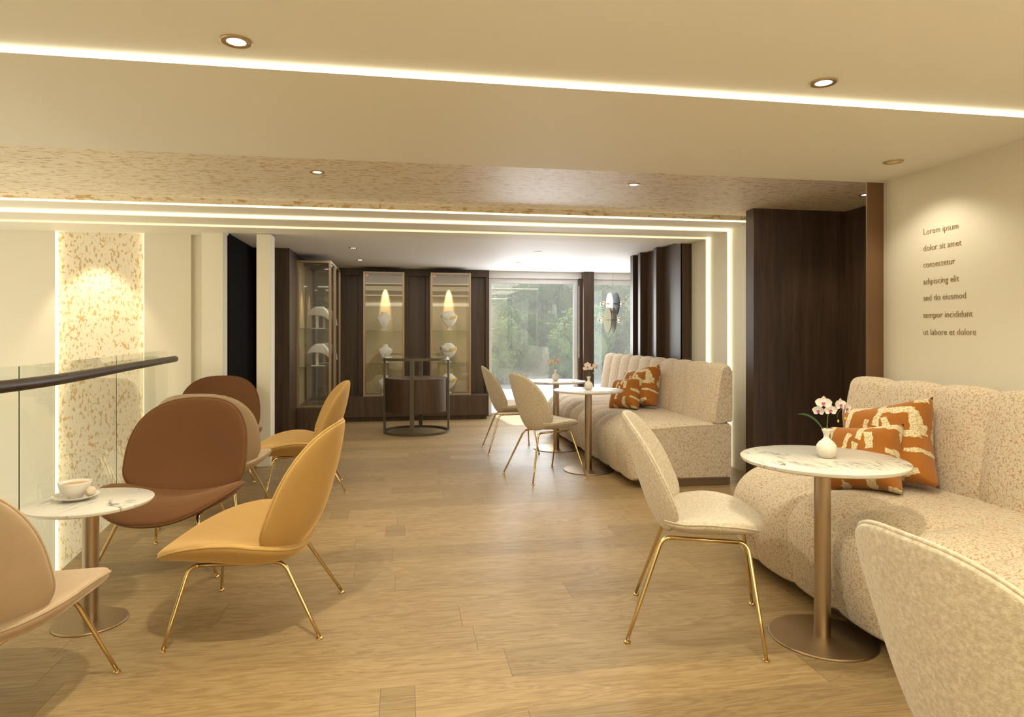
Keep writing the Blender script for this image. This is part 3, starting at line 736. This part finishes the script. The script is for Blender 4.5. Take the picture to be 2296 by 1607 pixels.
MB().lathe([(.0005, -.0042), (.0180, -.0042), (.0185, 0), (.0180, .0042), (.0005, .0042)], 32).build('filling', M['cream'], mac, True)

# ------------------------------------------------------------------ display cabinets
def vitrine(x0, x1, y0, y1, label, open_dirs, back):
    z0, z1 = .346, 2.085; t = thing('display_cabinet', label, 'cabinet', ((x0 + x1) / 2, (y0 + y1) / 2, z0), 0, 'glazed jewellery display cabinets')
    O = Vector(((x0 + x1) / 2, (y0 + y1) / 2, z0)); a, b, c, d, h = x0 - O.x, x1 - O.x, y0 - O.y, y1 - O.y, z1 - z0; f = .028
    m = MB()
    for px in (a, b - f):
        for py in (c, d - f): m.bbox(px, px + f, py, py + f, 0, h, .002)
    for z in (0, h - f):
        for py in (c, d - f): m.bbox(a + f, b - f, py + .0015, py + f - .0015, z + .0008, z + f - .0008, .002)
        for px in (a, b - f): m.bbox(px + .0015, px + f - .0015, c + f, d - f, z + .0008, z + f - .0008, .002)
    m.build('frame', M['frame'], t)
    MB().box(a + .004, b - .004, c + .004, d - .004, h - .024, h - .006).build('top_panel', M['wood'], t)
    MB().box(a + .004, b - .004, c + .004, d - .004, .004, .022).build('bottom_panel', M['wood'], t)
    if back == 'y': MB().box(a + f, b - f, d - .022, d - .010, f, h - f).build('back_panel', M['goldback'], t)
    else: MB().box(a + .010, a + .022, c + f, d - f, f, h - f).build('back_panel', M['goldback'], t)
    for q in open_dirs:
        bx = dict(f=(a + f, b - f, c + .010, c + .015), r=(b - .015, b - .010, c + f, d - f), k=(a + f, b - f, d - .015, d - .010))[q]
        MB().box(*bx, f, h - f).build('glass_pane', M['cglass'], t)
    for z in (.455, .912) if back == 'y' else (.47, .93):
        MB().box(a + f, b - f, c + .03, d - .03, z, z + .008).build('glass_shelf', M['shelfglass'], t)
    MB().lathe([(.018, h - .030), (.030, h - .031), (.033, h - .029), (.033, h - .024), (.018, h - .024)], 24).build('lamp_ring', M['ring'], t, 'auto')
    MB().lathe([(.0005, 0), (.008, 0), (.008, .010), (.004, .018), (.0005, .02)], 16, (0, (c + d) / 2 * 0, h - .004)).build('hinge_pin', M['silver'], t, 'auto')
    MB().bbox(a + .030, a + .075, c + .006, c + .012, h - .075, h - .03, .001).build('door_hinge', M['frame'], t)
    return O
CABS = [(-1.225, -.83, 7.99, 8.50, 'left glass cabinet with neck displays, nearest to the white column', 'frk', 'x'),
        (-1.225, -.83, 8.58, 9.20, 'narrowly seen glass cabinet behind the left one, in the corner', 'fr', 'x'),
        (-.535, .03, 9.28, 9.60, 'glass cabinet on the back wall with three pointed necklace busts', 'f', 'y'),
        (.395, .965, 9.28, 9.60, 'glass cabinet on the back wall beside the window, with round busts', 'f', 'y')]
for x0, x1, y0, y1, lab, op, bk in CABS: vitrine(x0, x1, y0, y1, lab, op, bk)
bc = thing('base_cabinet', 'long dark wood base cabinet under the back wall display cabinets', 'cabinet', (.2, 9.4, 0))
MB().bbox(-1.22 - .2, 1.216 - .2, 9.26 - 9.4, 9.598 - 9.4, .062, .344, .003).build('body', M['wood'], bc)
MB().box(-1.21 - .2, 1.19 - .2, 9.30 - 9.4, 9.59 - 9.4, 0, .062).build('toe_kick', M['wood'], bc)
bl = thing('base_cabinet', 'dark wood base cabinet under the two left display cabinets', 'cabinet', (-1, 8.6, 0))
MB().bbox(-1.218 + 1, -.805 + 1, 7.93 - 8.6, 9.255 - 8.6, .062, .344, .003).build('body', M['wood'], bl)
MB().box(-1.21 + 1, -.84 + 1, 7.97 - 8.6, 9.25 - 8.6, 0, .062).build('toe_kick', M['wood'], bl)
for x, y, e in [(-1.03, 8.25, 16.0), (-1.03, 8.9, 16.0), (-.24, 9.495, 70.0), (.67, 9.495, 70.0)]:
    light('cabinet_lamp', 'SPOT', (x, y, 2.035), e, (1.0, .83, .50), (R(13) if y > 9.3 else 0, R(0 if y > 9.3 else 12), 0), spot_size=R(23 if y > 9.3 else 38), spot_blend=.7, shadow_soft_size=.012)

def loft(m, secs, seg=24):
    V = []; F = []
    for (cx, cy, z, rx, ry) in secs:
        for k in range(seg):
            a = 2 * math.pi * k / seg; V.append((cx + rx * math.cos(a), cy + ry * math.sin(a), z))
    n = len(secs)
    for i in range(n - 1):
        for k in range(seg): a = i * seg + k; d = i * seg + (k + 1) % seg; F.append((a, d, d + seg, a + seg))
    F += [tuple(range(seg))[::-1], tuple(range((n - 1) * seg, n * seg))]
    return m.add(V, F)
def bust_v():
    t = thing('necklace_bust', '', 'necklace display')
    loft(MB(), [(0, 0, .012, .022, .018), (0, -.006, .04, .040, .024), (0, -.008, .10, .072, .036), (0, -.004, .155, .094, .042), (0, 0, .185, .098, .044), (0, .002, .200, .085, .042), (0, .004, .222, .045, .036), (0, .004, .245, .036, .034), (0, .004, .262, .038, .034)]).build('bust', M['bust'], t, True)
    MB().bbox(-.048, .048, -.035, .035, 0, .012, .002).build('foot', M['bust'], t)
    MB().tube([(.040 * math.cos(R(a)), -.043 - .006 * math.sin(R(a)), .185 + .055 * math.sin(R(a)) * 1.1) for a in range(180, 361, 12)], .0016, 6).build('necklace', M['silver'], t, True)
    MB().lathe([(.0005, -.012), (.006, -.006), (.006, .004), (.0005, .010)], 10, (0, -.051, .118)).build('pendant', M['silver'], t, True)
    return t
def bust_r():
    t = thing('round_necklace_bust', '', 'necklace display')
    S = [(0, 0, .055, .028, .024), (0, 0, .075, .055, .034), (0, 0, .12, .092, .046), (0, 0, .17, .116, .052), (0, 0, .195, .118, .052), (0, 0, .23, .098, .048), (0, 0, .262, .062, .040), (0, 0, .278, .048, .036)]
    loft(MB(), S).build('bust', M['bust'], t, True)
    MB().box(-.014, .014, -.012, .012, .008, .062).bbox(-.045, .045, -.035, .035, 0, .010, .002).build('foot', M['bust'], t)
    for nm, mat, a0, a1 in (('gold_collar', 'goldbead', -85, 5), ('silver_collar', 'silver', -178, -88)):
        m = MB()
        for j in range(3):
            m.tube([((.121 - .004 * j) * math.cos(R(a)), (.056 - .001 * j) * math.sin(R(a)), .165 + .012 * j + .030 * abs(math.cos(R(a))) ** 2) for a in range(a0, a1 + 1, 9)], .0062, 6)
        m.build(nm, M[mat], t, True)
    return t
def neckform():
    t = thing('neck_display', '', 'necklace display')
    # half-dome collar form, blunt behind and sweeping down to a point in front (+x)
    px = [(-22, 26), (-21, 33), (-15, 42), (-7, 49), (-2, 50.5), (13, 50.5), (19, 45), (25, 36), (29, 24), (30, 9), (23, 20), (15, 26), (7, 29.5), (-3, 31), (-15, 30)]
    V = []; F = []; n = len(px); lay = [(-.062, .55), (-.054, .80), (-.034, .95), (0, 1.0), (.034, .95), (.054, .80), (.062, .55)]
    for y, k in lay:
        for (u, w) in px: V.append(((4 + (u - 4) * (.6 + .4 * k)) * .0054, y, (38 + (w - 38) * k - 6 * (1 - k)) * .0054))
    for i in range(len(lay) - 1):
        for j in range(n): F.append((i * n + j, i * n + (j + 1) % n, (i + 1) * n + (j + 1) % n, (i + 1) * n + j))
    F += [tuple(range(n)), tuple(range((len(lay) - 1) * n, len(lay) * n))[::-1]]
    MB().add(V, F).build('collar_form', M['bust'], t, 'auto')
    MB().bbox(-.022, .010, -.012, .012, .012, .20, .002).build('post', M['bust'], t)
    MB().bbox(-.075, .085, -.045, .045, 0, .013, .003).build('foot', M['bust'], t)
    m = MB()
    for j in range(3): m.tube([((4 + 5 * j) * .0054, -.062 + .002 * j, (38 - 3 * j) * .0054), ((9 + 5 * j) * .0054, -.050, (42 - 5 * j) * .0054), ((14 + 5 * j) * .0054, -.030, (45 - 6.2 * j) * .0054)], .004, 6)
    m.build('necklace', M['silver'], t, True)
    return t
def spread(proto, items, group):
    for i, (p, rz, lab) in enumerate(items):
        o = proto if i == 0 else copy_tree(proto)
        o.location = p; o.rotation_euler = (0, 0, rz); o['label'] = lab; o['group'] = group
zb, s1, s2 = .346 + .022, .346 + .463, .346 + .920
spread(bust_v(), [((-.255, 9.44, s2), 0, 'pointed bust with a small pendant, top shelf of the cabinet left of centre'), ((-.235, 9.44, s1), 0, 'pointed bust with a fine chain, middle shelf of the cabinet left of centre'), ((-.235, 9.44, zb), 0, 'pointed bust at the bottom of the cabinet left of centre, half hidden')], 'pointed necklace busts')
spread(bust_r(), [((.665, 9.44, s2), 0, 'round bust with gold collar, top shelf of the cabinet beside the window'), ((.655, 9.44, s1), 0, 'round bust with gold collar, middle shelf of the cabinet beside the window'), ((.655, 9.44, zb), 0, 'round bust with gold collar, bottom of the cabinet beside the window')], 'round necklace busts')
spread(neckform(), [((-1.005, 8.16, s2 + .01), 0, 'white neck form on the upper shelf of the left cabinet'), ((-1.005, 8.16, s1 + .02), 0, 'white neck form on the lower shelf of the left cabinet'), ((-1.0, 8.82, s2 + .01), 0, 'white neck form on the upper shelf of the corner cabinet'), ((-1.0, 8.82, s1 + .02), 0, 'white neck form on the lower shelf of the corner cabinet')], 'white neck forms')

# ------------------------------------------------------------------ oval display table
def display_table():
    t = thing('display_table', 'round olive metal display table with a dark wood drum and glass top', 'display table', (.176, 8.235, 0))
    def ring(z0, z1, ro, ri):
        n = 72; V = []; F = []
        for k in range(n):
            a = 2 * math.pi * k / n
            for r, z in ((ro, z0), (ro, z1), (ri, z1), (ri, z0)): V.append((r * math.cos(a), r * math.sin(a), z))
        for k in range(n):
            for j in range(4): F.append((k * 4 + j, ((k + 1) % n) * 4 + j, ((k + 1) % n) * 4 + (j + 1) % 4, k * 4 + (j + 1) % 4))
        return MB().add(V, F)
    ring(.895, .922, .408, .385).build('top_ring', M['olive'], t, 'auto'); ring(0, .027, .408, .382).build('base_ring', M['olive'], t, 'auto')
    for a in (0, 90, 180, 270):
        b = R(a - 99); ca, sa = math.cos(b), math.sin(b); V = []
        for du, dv in ((.385, -.024), (.409, -.024), (.409, .024), (.385, .024)): V.append((du * ca - dv * sa, du * sa + dv * ca))
        MB().prism(V, .02, .90).build('leg', M['olive'], t)
    MB().lathe([(.0005, .262), (.378, .262), (.381, .265), (.381, .672), (.378, .675), (.0005, .675)], 72).build('drum', M['wood'], t, 'auto')
    MB().lathe([(.0005, .924), (.402, .924), (.402, .932), (.0005, .932)], 72).build('glass_top', M['glass'], t, 'auto')
display_table()

# ------------------------------------------------------------------ disc lamp
def disc_lamp():
    t = thing('disc_lamp', 'lamp of stacked white, black and olive discs with round bulbs before the far window', 'lamp', (2.70, 8.2, 1.60))
    RX = Matrix.Rotation(R(90), 3, 'Y')
    def disc(nm, mat, x, z, r, ridged):
        pr = [(.0005, -.006), (r, -.004), (r, .004)]
        pr += [(r * (1 - i / 10), .004 + (.004 if (i % 2 and ridged) else 0.0)) for i in range(1, 10)] + [(.0005, .005)]
        MB().lathe(pr, 56, (x, 0, z), RX if x > 0 else Matrix.Rotation(R(-90), 3, 'Y')).build(nm, M[mat], t, 'auto')
    disc('white_disc', 'whitedisc', -.030, .010, .148, True); disc('black_disc', 'darkdisc', .052, .010, .148, True)
    disc('olive_disc', 'olivedisc', -.058, -.200, .166, False); disc('olive_disc', 'olivedisc', .006, -.200, .166, False)
    for nm, x0, z in (('bulb', -.125, .010), ('bulb', .125, .010), ('bulb', -.155, -.200), ('bulb', .095, -.200)):
        s = math.copysign(1, x0); base = x0 - s * .03
        b = MB().lathe([(.0005, -.034), (.014, -.031), (.027, -.020), (.0335, -.004), (.033, .010), (.024, .025), (.0005, .034)], 24, (x0, 0, z), RX).build('bulb', M['bulb'], t, True)
        MB().lathe([(.0005, -.010), (.010, -.006), (.012, 0), (.010, .006), (.0005, .010)], 16, (x0 - s * .006, 0, z), RX).build('filament', M['filament'], b, True)
        MB().lathe([(.0005, .0345), (.016, .0295), (.026, .0195)] if s > 0 else [(.026, -.0195), (.016, -.0295), (.0005, -.0345)], 24, (x0, 0, z), RX).build('bulb_cap', M['bulbgold'], b, True)
    MB().tube([(-.12, 0, .010), (.12, 0, .010)], .006, 10).build('arm', M['gold'], t, True)
    MB().tube([(-.15, 0, -.200), (.09, 0, -.200)], .006, 10).build('arm', M['gold'], t, True)
    MB().tube([(.012, 0, -.20), (.012, 0, ZK - 1.60)], .0007, 6).build('suspension_wire', M['darkdisc'], t, True)  # hair-thin support added to hold the lamp up; the image shows no wire
disc_lamp()

# ------------------------------------------------------------------ outside
struct('ground_terrace', MB().box(-8, 14, 9.95, 23, -.6, -.30), M['road'])
n = 20; V = []; F = []
for i in range(n + 1):
    for j in range(n + 1):
        y = 22.5 + 45 * i / n; x = -30 + 70 * j / n; V.append((x, y, -.9 + .30 * (y - 22) * (1 - .002 * (y - 22)) + noise.noise((x * .1, y * .1, 0)) * 1.2))
for i in range(n):
    for j in range(n): a = i * (n + 1) + j; F.append((a, a + 1, a + n + 2, a + n + 1))
struct('ground_hill', MB().add(V, F), M['hill'], True)
def crown_mesh(seed, mat, leaves):
    rnd = random.Random(seed); V = []; F = []
    lobes = [(Vector((0, 0, 0)), .78)]
    for i in range(16):
        a = rnd.uniform(0, 6.283); z = rnd.uniform(-.6, .85); r = .62 * math.sqrt(1 - .7 * z * z)
        lobes.append((Vector((r * math.cos(a), r * math.sin(a), z)), rnd.uniform(.26, .42)))
    bm = bmesh.new()
    for c, r in lobes:
        q = bmesh.ops.create_icosphere(bm, subdivisions=2, radius=r * .80, matrix=Matrix.Translation(c))
        for v in q['verts']: v.co += Vector((rnd.uniform(-1, 1), rnd.uniform(-1, 1), rnd.uniform(-1, 1))) * r * .10
    bm.verts.index_update(); V = [v.co.copy() for v in bm.verts]; F = [tuple(v.index for v in f.verts) for f in bm.faces]; bm.free()
    for i in range(leaves):
        c, r = rnd.choice(lobes[1:]) if rnd.random() < .9 else lobes[0]
        d = Vector((rnd.gauss(0, 1), rnd.gauss(0, 1), rnd.gauss(.25, 1))).normalized(); p = c + d * r * rnd.uniform(.78, 1.08)
        n_ = (d + Vector((rnd.uniform(-.7, .7), rnd.uniform(-.7, .7), rnd.uniform(0, 1.0)))).normalized()
        t = n_.cross(Vector((rnd.uniform(-1, 1), rnd.uniform(-1, 1), rnd.uniform(-.3, .3)))).normalized(); w = n_.cross(t); l = rnd.uniform(.030, .060); k = len(V)
        V += [p - t * l, p + w * l * .5 - n_ * l * .15, p + t * l * 1.1 - n_ * l * .3, p - w * l * .5 - n_ * l * .15]; F.append((k, k + 1, k + 2, k + 3))
    me = bpy.data.meshes.new('crown'); me.from_pydata(V, [], F); me.materials.append(mat); return me
crowns = [crown_mesh(1, M['fol_a'], 7000), crown_mesh(2, M['fol_b'], 7000), crown_mesh(3, M['fol_c'], 7000)]
trunk = MB().tube([(0, 0, -1.9), (.05, .02, -1.2), (0, 0, -.3), (.05, 0, .4)], [.16, .12, .09, .04], 8).build('t', M['bark'], None, True); trunk_me = trunk.data; bpy.data.objects.remove(trunk)
hz = lambda y: -.9 + .30 * (y - 22) * (1 - .002 * (y - 22)) if y > 22.5 else -.3
TREES = []
rt = random.Random(11)
for row, (Y, k, sc) in enumerate([(24.5, 8, 1.7), (29, 9, 2.1), (35, 10, 2.6), (43, 11, 3.2), (52, 11, 3.8)]):
    for i in range(k):
        X = Y * (-.02 + .52 * (i + rt.uniform(.1, .9)) / k); TREES.append((X, Y + rt.uniform(-1.5, 1.5), sc * rt.uniform(.85, 1.15), rt.choice([0, 0, 1, 1])))
TREES += [(6.0, 21.0, 1.15, 2), (5.2, 20.6, .8, 2), (2.9, 19.5, .85, 1), (3.6, 20.5, 1.0, 0), (8.4, 21.6, 1.1, 1)]
row_names = {2: 'light green bushy tree in front of the wooded slope', 0: 'dark green tree on the hazy wooded slope', 1: 'mid green tree on the hazy wooded slope'}
for i, (X, Y, s, k) in enumerate(TREES):
    t = thing('tree', row_names[k] if k != 2 else ('larger light green bush just outside the window' if s > 1 else 'smaller light green bush just outside the window'), 'tree', (X, Y, hz(Y)), rt.uniform(0, 6), 'trees outside the window')
    c = bpy.data.objects.new('crown', crowns[k]); COL.objects.link(c); c.parent = t; c.location = (0, 0, .95 * s); c.scale = (s, s, s * rt.uniform(.95, 1.25))
    q = bpy.data.objects.new('trunk', trunk_me); COL.objects.link(q); q.parent = t; q.location = (0, 0, .95 * s); q.scale = (s, s, s * .5)
hb = NB('mist'); vsn = hb.n('ShaderNodeVolumeScatter', {0: (1.0, 0.985, 0.92), 'Density': 0.019}); hb.nt.links.new(vsn.outputs[0], hb.out.inputs['Volume'])
tag(MB().box(-40, 45, 12, 75, -2, 22).build('mist', hb.m), 'pale mist hanging over the trees outside', 'mist', kind='stuff')
